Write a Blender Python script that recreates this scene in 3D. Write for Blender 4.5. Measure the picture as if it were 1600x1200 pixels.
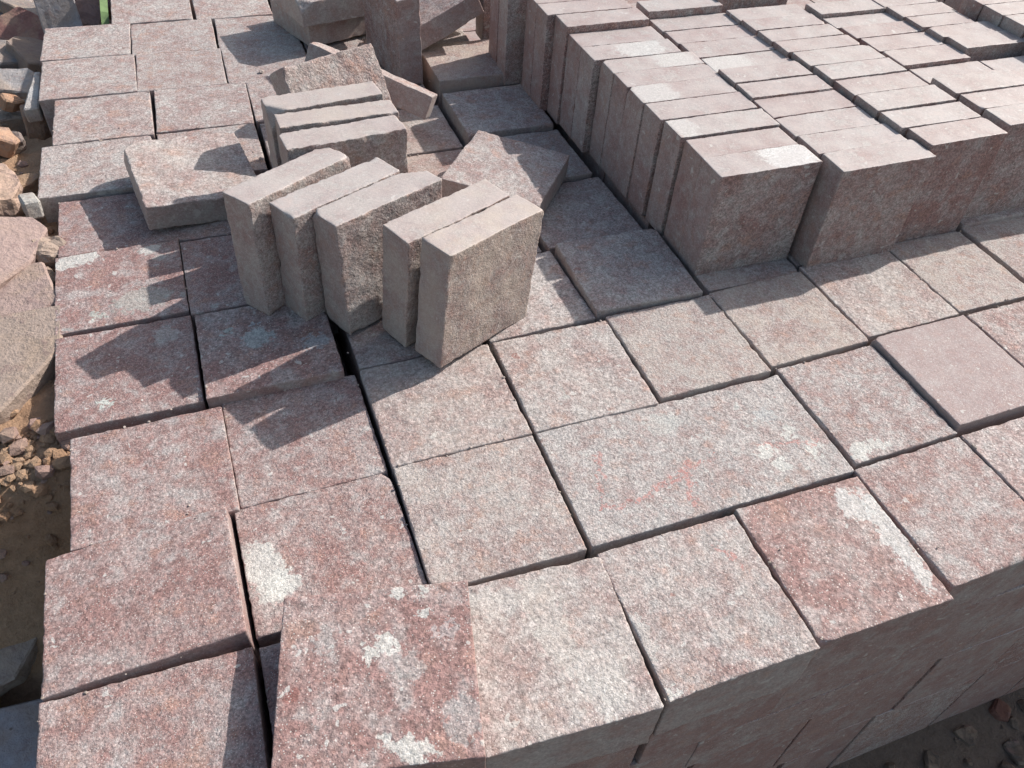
import bpy, math, random
import numpy as np
from mathutils import Vector, Matrix, Euler

for o in list(bpy.data.objects):
    bpy.data.objects.remove(o)
scene = bpy.context.scene
col = scene.collection
R = math.radians

# ------------------------------------------------------------------ camera
cam_d = bpy.data.cameras.new('camera')
cam_d.sensor_width = 36.0
cam_d.lens = 1266.2 / 1600 * 36.0
cam_d.clip_start = 0.02
cam_d.clip_end = 400
cam = bpy.data.objects.new('camera', cam_d)
col.objects.link(cam)
right = Vector((0.93805321, -0.34180826, 0.05677405))
down = Vector((-0.20786777, -0.68624592, -0.69703481))
fwd = Vector((0.27721321, 0.64205425, -0.71478611))
m = Matrix((right, -down, -fwd)).transposed().to_4x4()
m.translation = Vector((-0.33081948, -0.48008153, 0.87))
cam.matrix_world = m
scene.camera = cam

# ------------------------------------------------------------------ world, sun, exposure
SUN_EL = 37.5
LIGHT = Vector((-0.7663, -0.2053, -0.6088)).normalized()       # direction the light travels
world = bpy.data.worlds.new('World')
scene.world = world
world.use_nodes = True
wn = world.node_tree.nodes
wl = world.node_tree.links
sky = wn.new('ShaderNodeTexSky')
sky.sky_type = 'NISHITA'
sky.sun_disc = False
sky.sun_elevation = R(SUN_EL)
sky.sun_rotation = math.atan2(-LIGHT.x, -LIGHT.y)
sky.air_density = 1.6
sky.dust_density = 3.0
bg = wn['Background']
bg.inputs['Strength'].default_value = 0.115
wl.new(sky.outputs[0], bg.inputs[0])
sun_d = bpy.data.lights.new('sun', 'SUN')
sun_d.energy = 4.4
sun_d.angle = R(0.6)
sun_d.color = (1.0, 0.955, 0.90)
sun = bpy.data.objects.new('sun', sun_d)
sun.rotation_euler = LIGHT.to_track_quat('-Z', 'Y').to_euler()
sun.location = (3, 1, 3)
col.objects.link(sun)
scene.view_settings.view_transform = 'Standard'
scene.view_settings.look = 'None'
scene.view_settings.gamma = 1.0
scene.view_settings.use_curve_mapping = False
scene.view_settings.exposure = 0.36
scene.render.resolution_x = 1024
scene.render.resolution_y = 768
scene.render.engine = 'CYCLES'
scene.cycles.use_adaptive_sampling = True
scene.cycles.adaptive_threshold = 0.02
scene.cycles.max_bounces = 4
scene.cycles.diffuse_bounces = 2
scene.cycles.glossy_bounces = 1
scene.cycles.transmission_bounces = 0
scene.cycles.caustics_reflective = False
scene.cycles.caustics_refractive = False

# ------------------------------------------------------------------ noise
_rng = np.random.RandomState(7)
_P = np.concatenate([_rng.permutation(256)] * 3)
_G = _rng.normal(size=(256, 3))
_G /= np.linalg.norm(_G, axis=1)[:, None]


def perlin(p):
    i = np.floor(p).astype(int)
    f = p - i
    i &= 255
    u = f * f * f * (f * (f * 6 - 15) + 10)
    out = 0
    for a in (0, 1):
        for b in (0, 1):
            for c in (0, 1):
                h = _P[_P[_P[(i[:, 0] + a) & 255] + ((i[:, 1] + b) & 255)] + ((i[:, 2] + c) & 255)]
                d = (_G[h] * (f - np.array([a, b, c]))).sum(1)
                w = ((u[:, 0] if a else 1 - u[:, 0]) * (u[:, 1] if b else 1 - u[:, 1])
                     * (u[:, 2] if c else 1 - u[:, 2]))
                out = out + d * w
    return out


def fbm(p, octaves=3, gain=0.5):
    s, a = 0, 1.0
    for k in range(octaves):
        s = s + a * perlin(p * 2 ** k + 17.3 * k)
        a *= gain
    return s


# ------------------------------------------------------------------ node helpers
class NT:
    def __init__(self, name):
        self.mat = bpy.data.materials.new(name)
        self.mat.use_nodes = True
        self.t = self.mat.node_tree
        self.n = self.t.nodes
        self.l = self.t.links
        self.bsdf = self.n['Principled BSDF']
        self.out = self.n['Material Output']

    def node(self, kind, **kw):
        nd = self.n.new(kind)
        for k, v in kw.items():
            setattr(nd, k, v)
        return nd

    def set(self, sock, v):
        if hasattr(v, 'is_linked') or isinstance(v, bpy.types.NodeSocket):
            self.l.new(v, sock)
        else:
            sock.default_value = v

    def math(self, op, a, b=None, c=None, clamp=False):
        nd = self.node('ShaderNodeMath', operation=op)
        nd.use_clamp = clamp
        for i, v in enumerate((a, b, c)):
            if v is not None:
                self.set(nd.inputs[i], v)
        return nd.outputs[0]

    def vmath(self, op, a, b=None):
        nd = self.node('ShaderNodeVectorMath', operation=op)
        self.set(nd.inputs[0], a)
        if b is not None:
            self.set(nd.inputs[1], b)
        return nd.outputs['Value'] if op in ('LENGTH', 'DOT_PRODUCT', 'DISTANCE') else nd.outputs[0]

    def noise(self, vec, scale, detail=4, rough=0.55, dist=0.0, col=False):
        nd = self.node('ShaderNodeTexNoise')
        self.set(nd.inputs['Vector'], vec)
        nd.inputs['Scale'].default_value = scale
        nd.inputs['Detail'].default_value = detail
        nd.inputs['Roughness'].default_value = rough
        nd.inputs['Distortion'].default_value = dist
        return nd.outputs['Color'] if col else nd.outputs[0]

    def voro(self, vec, scale, rnd=1.0, feature='F1'):
        nd = self.node('ShaderNodeTexVoronoi', feature=feature)
        self.set(nd.inputs['Vector'], vec)
        nd.inputs['Scale'].default_value = scale
        nd.inputs['Randomness'].default_value = rnd
        return nd

    def ramp(self, v, a, b, smooth=True):
        nd = self.node('ShaderNodeMapRange')
        nd.interpolation_type = 'SMOOTHSTEP' if smooth else 'LINEAR'
        nd.clamp = True
        self.set(nd.inputs[0], v)
        self.set(nd.inputs[1], a)
        self.set(nd.inputs[2], b)
        return nd.outputs[0]

    def lerp(self, v, lo, hi):
        nd = self.node('ShaderNodeMapRange')
        self.set(nd.inputs[0], v)
        nd.inputs[3].default_value = lo
        nd.inputs[4].default_value = hi
        return nd.outputs[0]

    def mix(self, f, a, b, blend='MIX'):
        nd = self.node('ShaderNodeMix', data_type='RGBA', blend_type=blend)
        self.set(nd.inputs[0], f)
        for s, v in ((6, a), (7, b)):
            if isinstance(v, tuple) and len(v) == 3:
                v = (*v, 1)
            self.set(nd.inputs[s], v)
        return nd.outputs[2]

    def sep(self, c):
        nd = self.node('ShaderNodeSeparateColor')
        self.set(nd.inputs[0], c)
        return nd.outputs

    def scale_rgb(self, c, v):
        nd = self.node('ShaderNodeVectorMath', operation='SCALE')
        self.set(nd.inputs[0], c)
        self.set(nd.inputs[3], v)
        return nd.outputs[0]


GREY = (0.366, 0.334, 0.322)
RED = (0.262, 0.158, 0.146)
TAN = (0.440, 0.350, 0.288)
PALE = (0.540, 0.530, 0.505)


def stone_material(name, sawn, patches=(), veins=(), flour_sun=1.0):
    """porphyry: mauve-red matrix, grey ground mass, pale clasts, crystal specks.
    object colour = (redness, clasts, dust, roughness of the split)"""
    t = NT(name)
    oi = t.node('ShaderNodeObjectInfo')
    tc = t.node('ShaderNodeTexCoord').outputs['Object']
    rnd = oi.outputs['Random']
    off = t.node('ShaderNodeCombineXYZ')
    t.set(off.inputs[0], t.math('MULTIPLY', rnd, 37.0))
    t.set(off.inputs[1], t.math('MULTIPLY', rnd, 71.0))
    t.set(off.inputs[2], t.math('MULTIPLY', rnd, 53.0))
    # every stone has its own grain size
    gs = t.lerp(t.math('FRACT', t.math('MULTIPLY', rnd, 7.31)), 0.72, 1.35)
    P = t.vmath('ADD', t.scale_rgb(tc, gs), off.outputs[0])
    cs = t.sep(oi.outputs['Color'])
    red, clast, dust = cs[0], cs[1], cs[2]
    rough_amt = oi.outputs['Alpha']
    wob = t.vmath('SUBTRACT', t.noise(P, 45, 2, col=True), (0.5, 0.5, 0.5))
    Pw = t.vmath('ADD', P, t.scale_rgb(wob, 0.035))
    # redness with soft blotches
    n1 = t.noise(P, 14, 3, 0.6)
    n2 = t.noise(P, 52, 3, 0.65)
    rr = t.math('ADD', red, t.math('MULTIPLY', t.math('SUBTRACT', n1, 0.5), 1.5))
    rr = t.math('ADD', rr, t.math('MULTIPLY', t.math('SUBTRACT', n2, 0.5), 1.7), clamp=True)
    c = t.mix(rr, GREY, RED)
    # orange-tan weathering
    n3 = t.noise(P, 26, 3, 0.6)
    c = t.mix(t.math('MULTIPLY', t.ramp(n3, 0.55, 0.72), 0.45), c, (0.37, 0.235, 0.185))
    # grey cloudy areas
    c = t.mix(t.math('MULTIPLY', t.ramp(n3, 0.46, 0.30), 0.36), c, (0.39, 0.38, 0.37))
    # crystal grain
    v1 = t.voro(P, 500)
    g = t.sep(v1.outputs['Color'])
    c = t.scale_rgb(c, t.lerp(g[0], 0.70 if not sawn else 0.8, 1.30 if not sawn else 1.2))
    n5 = t.noise(P, 190, 2, 0.7)
    c = t.scale_rgb(c, t.lerp(t.ramp(n5, 0.3, 0.7, False), 0.72 if not sawn else .85, 1.28 if not sawn else 1.14))
    # finely dressed faces (low roughness) are even in colour
    c = t.mix(t.math('MULTIPLY', t.ramp(rough_amt, 0.5, 0.2), 0.75), c, (0.318, 0.252, 0.248))
    # larger rounded clasts
    v2 = t.voro(Pw, 27)
    k = t.sep(v2.outputs['Color'])
    rad = t.math('MULTIPLY', k[1], t.math('MULTIPLY', clast, 0.42))
    edge = t.math('SUBTRACT', t.math('ADD', rad, 0.05), v2.outputs['Distance'])
    m2 = t.math('MULTIPLY', t.ramp(edge, 0.0, 0.06), t.math('GREATER_THAN', k[0], t.math('SUBTRACT', 1.0, t.math('MULTIPLY', clast, 0.55))))
    cc = t.mix(k[2], (0.33, 0.335, 0.32), PALE)
    cc = t.mix(t.math('GREATER_THAN', k[1], 0.86), cc, (0.24, 0.10, 0.085))
    cc = t.scale_rgb(cc, t.lerp(n5, 0.7, 1.3))
    c = t.mix(t.math('MULTIPLY', m2, 0.62), c, cc)
    # small pale clasts
    v3 = t.voro(Pw, 95)
    k3 = t.sep(v3.outputs['Color'])
    m3 = t.math('MULTIPLY', t.ramp(t.math('SUBTRACT', t.math('MULTIPLY', k3[1], 0.42), v3.outputs['Distance']), 0.0, 0.08),
                t.math('GREATER_THAN', k3[0], t.math('SUBTRACT', 0.93, t.math('MULTIPLY', clast, 0.28))))
    c = t.mix(t.math('MULTIPLY', m3, 0.65), c, PALE)
    if not sawn:
        # thin broken dark lines between split flakes, colour only
        cr = t.math('MULTIPLY', t.ramp(t.math('ABSOLUTE', t.math('SUBTRACT', n2, 0.54)), 0.014, 0.003), t.ramp(n5, 0.42, 0.55))
        cr = t.math('MULTIPLY', cr, t.ramp(n1, 0.42, 0.56))
        c = t.mix(t.math('MULTIPLY', cr, 0.55), c, (0.14, 0.10, 0.09))
    # named patches of this one stone, in its own coordinates
    if patches or veins:
        tcs = t.node('ShaderNodeSeparateXYZ')
        wob2 = t.vmath('SUBTRACT', t.noise(tc, 75, 4, 0.7, col=True), (0.5, 0.5, 0.5))
        vw = t.voro(tc, 115)
        wob3 = t.vmath('SUBTRACT', vw.outputs['Color'], (0.5, 0.5, 0.5))
        t.set(tcs.inputs[0], t.vmath('ADD', t.vmath('ADD', tc, t.scale_rgb(wob2, 0.022)), t.scale_rgb(wob3, 0.011)))
    for (px, py, rx, ry, ang, pc, *zz) in patches:
        ca, sa = math.cos(R(ang)), math.sin(R(ang))
        dx = t.math('SUBTRACT', tcs.outputs[0], px)
        dy = t.math('SUBTRACT', tcs.outputs[1], py)
        ux = t.math('ADD', t.math('MULTIPLY', dx, ca / rx), t.math('MULTIPLY', dy, sa / rx))
        uy = t.math('ADD', t.math('MULTIPLY', dx, -sa / ry), t.math('MULTIPLY', dy, ca / ry))
        d2 = t.math('ADD', t.math('MULTIPLY', ux, ux), t.math('MULTIPLY', uy, uy))
        if zz:
            uz = t.math('MULTIPLY', t.math('SUBTRACT', tcs.outputs[2], zz[0]), 1 / zz[1])
            d2 = t.math('ADD', d2, t.math('MULTIPLY', uz, uz))
        d = t.math('SQRT', d2)
        pcol = t.scale_rgb((pc[0], pc[1], pc[2]), t.lerp(g[0], 0.75, 1.25))
        pcol = t.scale_rgb(pcol, t.lerp(n5, 0.8, 1.2))
        c = t.mix(t.math('MULTIPLY', t.ramp(t.math('ADD', d, t.math('MULTIPLY', t.math('SUBTRACT', n5, 0.5), 0.6)), 1.10, 0.86), 0.74 if pc[0] > .47 else 0.5), c, pcol)
    for (ax, ay, bx_, by_, w) in veins:
        ex, ey = bx_ - ax, by_ - ay
        L2 = ex * ex + ey * ey
        dx = t.math('SUBTRACT', tcs.outputs[0], ax)
        dy = t.math('SUBTRACT', tcs.outputs[1], ay)
        h = t.math('ADD', t.math('MULTIPLY', dx, ex / L2), t.math('MULTIPLY', dy, ey / L2), clamp=True)
        qx = t.math('SUBTRACT', dx, t.math('MULTIPLY', h, ex))
        qy = t.math('SUBTRACT', dy, t.math('MULTIPLY', h, ey))
        d = t.math('SQRT', t.math('ADD', t.math('MULTIPLY', qx, qx), t.math('MULTIPLY', qy, qy)))
        mk = t.math('MULTIPLY', t.ramp(d, w * 0.75, w * 0.2), t.ramp(n5, 0.38, 0.55))
        c = t.mix(t.math('MULTIPLY', mk, 0.7), c, (0.42, 0.19, 0.17))
    # white crystal flecks and dark flecks
    v4, k4 = v1, (g[1],)
    fl = t.math('MULTIPLY', t.ramp(v4.outputs['Distance'], 0.42, 0.25), t.math('GREATER_THAN', k4[0], 0.80 if not sawn else 0.93))
    c = t.mix(t.math('MULTIPLY', fl, 0.6), c, (0.62, 0.59, 0.56))
    dk = t.math('MULTIPLY', t.ramp(v4.outputs['Distance'], 0.34, 0.2), t.math('LESS_THAN', k4[0], 0.10 if not sawn else 0.05))
    c = t.mix(t.math('MULTIPLY', dk, 0.6), c, (0.11, 0.085, 0.08))
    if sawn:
        # stone flour left by the saw; its amount also paints sunlit tops, shaded sides
        c = t.mix(t.lerp(t.ramp(n3, 0.3, 0.7), 0.22 * flour_sun, 0.62 * flour_sun), c, (0.465, 0.435, 0.428))
    # sandy dust
    c = t.mix(t.math('MULTIPLY', dust, t.lerp(t.ramp(n1, 0.65, 0.35), 0.25, 0.95)), c, TAN)
    t.l.new(c, t.bsdf.inputs['Base Color'])
    t.set(t.bsdf.inputs['Roughness'], t.math('SUBTRACT', 0.58 if sawn else 0.78, t.math('MULTIPLY', fl, 0.3)))
    t.bsdf.inputs['Specular IOR Level'].default_value = 0.35
    # fine relief
    h = t.noise(P, 150, 3, 0.74)
    bp = t.node('ShaderNodeBump')
    if sawn:
        bp.inputs['Strength'].default_value = 0.35
        bp.inputs['Distance'].default_value = 0.0016
    else:
        t.set(bp.inputs['Strength'], t.math('MULTIPLY', rough_amt, 0.8, clamp=True))
        bp.inputs['Distance'].default_value = 0.0036
    t.l.new(h, bp.inputs['Height'])
    t.l.new(bp.outputs[0], t.bsdf.inputs['Normal'])
    return t.mat


SPLIT = stone_material('split_porphyry', False)
SAWN_LIT = stone_material('sawn_porphyry_sunlit', True)  # for top faces: sunlit paleness painted into the colour
SAWN_SHADED = stone_material('sawn_porphyry', True, flour_sun=0.22)  # same stone on the sides: shade painted in as a darker, redder tone


def soil_material():
    t = NT('sandy_soil')
    P = t.node('ShaderNodeTexCoord').outputs['Object']
    n1 = t.noise(P, 6, 5, 0.6)
    n2 = t.noise(P, 60, 6, 0.7)
    n3 = t.noise(P, 260, 3, 0.7)
    c = t.mix(t.ramp(n1, 0.3, 0.7), (0.33, 0.200, 0.125), (0.39, 0.270, 0.185))
    # the yard itself is dark trodden earth; only the bank is sand
    xyz = t.node('ShaderNodeSeparateXYZ')
    t.set(xyz.inputs[0], P)
    sand = t.math('MULTIPLY', t.ramp(t.math('ADD', xyz.outputs[0], t.math('MULTIPLY', n1, 0.1)), -0.46, -0.56), t.ramp(xyz.outputs[1], 0.05, 0.30))
    c = t.mix(sand, (0.150, 0.118, 0.098), c)
    c = t.scale_rgb(c, t.lerp(n2, 0.55, 1.4))
    c = t.scale_rgb(c, t.lerp(n3, 0.75, 1.25))
    t.l.new(c, t.bsdf.inputs['Base Color'])
    t.bsdf.inputs['Roughness'].default_value = 0.95
    t.bsdf.inputs['Specular IOR Level'].default_value = 0.15
    bp = t.node('ShaderNodeBump')
    bp.inputs['Strength'].default_value = 0.9
    bp.inputs['Distance'].default_value = 0.008
    t.l.new(t.math('ADD', n2, t.math('MULTIPLY', n3, 0.3)), bp.inputs['Height'])
    t.l.new(bp.outputs[0], t.bsdf.inputs['Normal'])
    return t.mat


def rubble_material():
    """object colour = albedo"""
    t = NT('dusty_rubble')
    oi = t.node('ShaderNodeObjectInfo')
    P = t.node('ShaderNodeTexCoord').outputs['Object']
    off = t.node('ShaderNodeCombineXYZ')
    t.set(off.inputs[0], t.math('MULTIPLY', oi.outputs['Random'], 37.0))
    t.set(off.inputs[1], t.math('MULTIPLY', oi.outputs['Random'], 71.0))
    P = t.vmath('ADD', P, off.outputs[0])
    n1 = t.noise(P, 12, 5, 0.6)
    n2 = t.noise(P, 110, 5, 0.7)
    n3 = t.noise(P, 35, 5, 0.65)
    c = t.mix(t.math('MULTIPLY', t.ramp(n1, 0.42, 0.66), 0.55), oi.outputs['Color'], (0.37, 0.275, 0.205))
    c = t.mix(t.math('MULTIPLY', t.ramp(n3, 0.55, 0.66), 0.55), c, (0.24, 0.165, 0.155))
    c = t.scale_rgb(c, t.lerp(n2, 0.72, 1.28))
    sp = t.voro(P, 75)
    k = t.sep(sp.outputs['Color'])
    dk = t.math('MULTIPLY', t.ramp(sp.outputs['Distance'], 0.22, 0.1), t.math('GREATER_THAN', k[0], 0.9))
    c = t.mix(t.math('MULTIPLY', dk, 0.7), c, (0.10, 0.075, 0.06))
    t.l.new(c, t.bsdf.inputs['Base Color'])
    t.bsdf.inputs['Roughness'].default_value = 0.9
    t.bsdf.inputs['Specular IOR Level'].default_value = 0.2
    bp = t.node('ShaderNodeBump')
    bp.inputs['Strength'].default_value = 0.8
    bp.inputs['Distance'].default_value = 0.006
    t.l.new(t.math('ADD', n2, n3), bp.inputs['Height'])
    t.l.new(bp.outputs[0], t.bsdf.inputs['Normal'])
    return t.mat


SOIL = soil_material()
RUBBLE = rubble_material()


# ------------------------------------------------------------------ stone mesh
def axis(L, cells):
    h = L / 2
    e = [0.0, 0.0012, 0.0032, 0.007]
    inner = np.linspace(-h + 0.011, h - 0.011, max(2, cells))
    left = -h + np.array(e)
    return np.concatenate([left, inner, -left[::-1]])


def stone_mesh(name, dims, seed, res=0.006, split=0.0016, chip=0.003, edge=0.0008, mats=None, corners=.009):
    """a sawn block with two split broad faces; rounded and chipped arrises"""
    dims = np.array(dims, float)
    tax = int(np.argmin(dims))
    A = [axis(d, int((d - 0.022) / res) + 1) for d in dims]
    if dims[tax] < 0.03:
        A[tax] = np.linspace(-dims[tax] / 2, dims[tax] / 2, 7)
    n = [len(a) for a in A]
    I, J, K = np.meshgrid(*[np.arange(k) for k in n], indexing='ij')
    on = ((I == 0) | (I == n[0] - 1) | (J == 0) | (J == n[1] - 1) | (K == 0) | (K == n[2] - 1))
    idx = -np.ones(n, int)
    idx[on] = np.arange(on.sum())
    p = np.stack([A[0][I[on]], A[1][J[on]], A[2][K[on]]], 1)
    so = np.array([seed * 3.17 % 97, seed * 7.31 % 89, seed * 1.93 % 83])
    h = dims / 2
    # radius of the arris, with spalls
    nz = perlin(p * 38 + so)
    nz2 = perlin(p * 110 + so + 5)
    r = (0.0011 if chip > .002 else 0.0007) + chip * np.clip(nz - 0.12, 0, None) * 2.2 + 0.4 * chip * np.clip(nz2, 0, None)
    r = np.minimum(r, h.min() * 0.7)[:, None]
    q = np.clip(p, -(h - r), h - r)
    d = p - q
    ln = np.linalg.norm(d, axis=1)[:, None]
    s = q + r * d / np.maximum(ln, 1e-9)
    # broken corners
    cr = random.Random(seed * 7 + 1)
    for _ in range(cr.choice((0, 1, 1, 2, 3)) if corners else 0):
        sg = np.array([cr.choice((-1, 1)) for _ in range(3)], float)
        if cr.random() < .75:
            sg[tax] = 1
        nv = sg * np.array([cr.uniform(.5, 1.2) for _ in range(3)])
        nv /= np.linalg.norm(nv)
        lim_ = float((h * sg) @ nv) - cr.uniform(.15, 1.0) ** 2 * corners
        over = s @ nv - lim_ + .0012 * perlin(p * 160 + so)
        s -= np.clip(over, 0, None)[:, None] * nv
    # split faces
    f = fbm(p * 24 + so, 2, 0.6) + 0.55 * fbm(p * 90 + so + 9, 2, 0.6)
    wgt = np.clip((np.abs(p[:, tax]) - h[tax] + 0.009) / 0.009, 0, 1)
    low = perlin(p * 7 + so + 31)
    s[:, tax] += np.sign(p[:, tax]) * wgt * (split * f + split * 0.9 * low)
    # sides: faint waviness and ragged top arris
    o = [k for k in range(3) if k != tax]
    rag = fbm(p * np.array([130, 130, 130]) + so + 3, 2)
    for k in o:
        wk = np.clip((np.abs(p[:, k]) - h[k] + 0.005) / 0.005, 0, 1)
        s[:, k] += np.sign(p[:, k]) * wk * (edge * rag * (0.35 + wgt) + 0.0012 * perlin(p * 9 + so + 60 + k))
    F, MI = [], []
    for ax in range(3):
        o1, o2 = [k for k in range(3) if k != ax]
        for side in (0, n[ax] - 1):
            g = np.take(idx, side, axis=ax)
            a, b, c, e = g[:-1, :-1], g[1:, :-1], g[1:, 1:], g[:-1, 1:]
            quad = np.stack([a, b, c, e], -1).reshape(-1, 4)
            flip = (side == 0) != (ax == 1)
            if flip:
                quad = quad[:, ::-1]
            F.append(quad)
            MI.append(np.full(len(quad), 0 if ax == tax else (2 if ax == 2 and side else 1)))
    F = np.concatenate(F)
    MI = np.concatenate(MI)
    me = bpy.data.meshes.new(name)
    me.vertices.add(len(s))
    me.vertices.foreach_set('co', s.ravel())
    me.loops.add(F.size)
    me.loops.foreach_set('vertex_index', F.ravel())
    me.polygons.add(len(F))
    me.polygons.foreach_set('loop_start', np.arange(0, F.size, 4))
    me.polygons.foreach_set('material_index', MI)
    me.polygons.foreach_set('use_smooth', np.ones(len(F), bool))
    me.update(calc_edges=True)
    for mm in (mats or (SPLIT, SAWN_SHADED, SAWN_LIT)):
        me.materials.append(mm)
    return me


def tag(o, label, cat, group=None, kind=None):
    if label:
        o['label'] = label
    if cat:
        o['category'] = cat
    if group:
        o['group'] = group
    if kind:
        o['kind'] = kind
    return o


_seed = [0]


def stone(name, c, rot, dims, tone, label, cat, group=None, mats=None, **kw):
    _seed[0] += 1
    me = stone_mesh(name, dims, _seed[0], mats=mats, **kw)
    o = bpy.data.objects.new(name, me)
    o.location = c
    o.rotation_euler = [R(a) for a in rot]
    o.color = tone
    col.objects.link(o)
    return tag(o, label, cat, group, 'thing')


# ------------------------------------------------------------------ ground
def smooth(a, b, x):
    t = np.clip((x - a) / (b - a), 0, 1)
    return t * t * (3 - 2 * t)


def terrain(x, y):
    base = -0.76 + 0.02 * np.sin(x * 1.3 + y)
    # bank of sand and rubble against the left side of the pile
    top = (-0.034 - 0.36 * smooth(0.37, 0.20, y) - 0.40 * smooth(1.30, 1.55, y)
           - 0.04 * smooth(0.9, 1.1, y))
    w = smooth(-0.575, -0.60, x) * smooth(-2.2, -1.0, x) * smooth(6.0, 4.0, y) * smooth(-0.9, -0.1, y)
    p = np.stack([x * 9, y * 9, np.zeros_like(x)], 1)
    bump = 0.014 * fbm(p, 3) + 0.007 * fbm(p * 6, 3, 0.6)
    return base * (1 - w) + (top + bump) * w + (1 - w) * 1.2 * bump


def ground():
    def lines(a, b, fine0, fine1, step, far):
        s = np.arange(fine0, fine1 + 1e-6, step)
        pre = fine0 - np.geomspace(step * 2, fine0 - a, far)[::-1]
        post = fine1 + np.geomspace(step * 2, b - fine1, far)
        return np.concatenate([pre, s, post])
    xs = lines(-60, 60, -1.25, -0.54, 0.007, 34)
    ys = lines(-60, 60, 0.1, 3.0, 0.012, 34)
    X, Y = np.meshgrid(xs, ys, indexing='ij')
    Z = terrain(X.ravel(), Y.ravel())
    v = np.stack([X.ravel(), Y.ravel(), Z], 1)
    nx, ny = len(xs), len(ys)
    g = np.arange(nx * ny).reshape(nx, ny)
    F = np.stack([g[:-1, :-1], g[1:, :-1], g[1:, 1:], g[:-1, 1:]], -1).reshape(-1, 4)
    me = bpy.data.meshes.new('ground')
    me.from_pydata(v.tolist(), [], F.tolist())
    for pl in me.polygons:
        pl.use_smooth = True
    me.materials.append(SOIL)
    o = bpy.data.objects.new('ground', me)
    o['kind'] = 'structure'
    col.objects.link(o)


ground()

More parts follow.
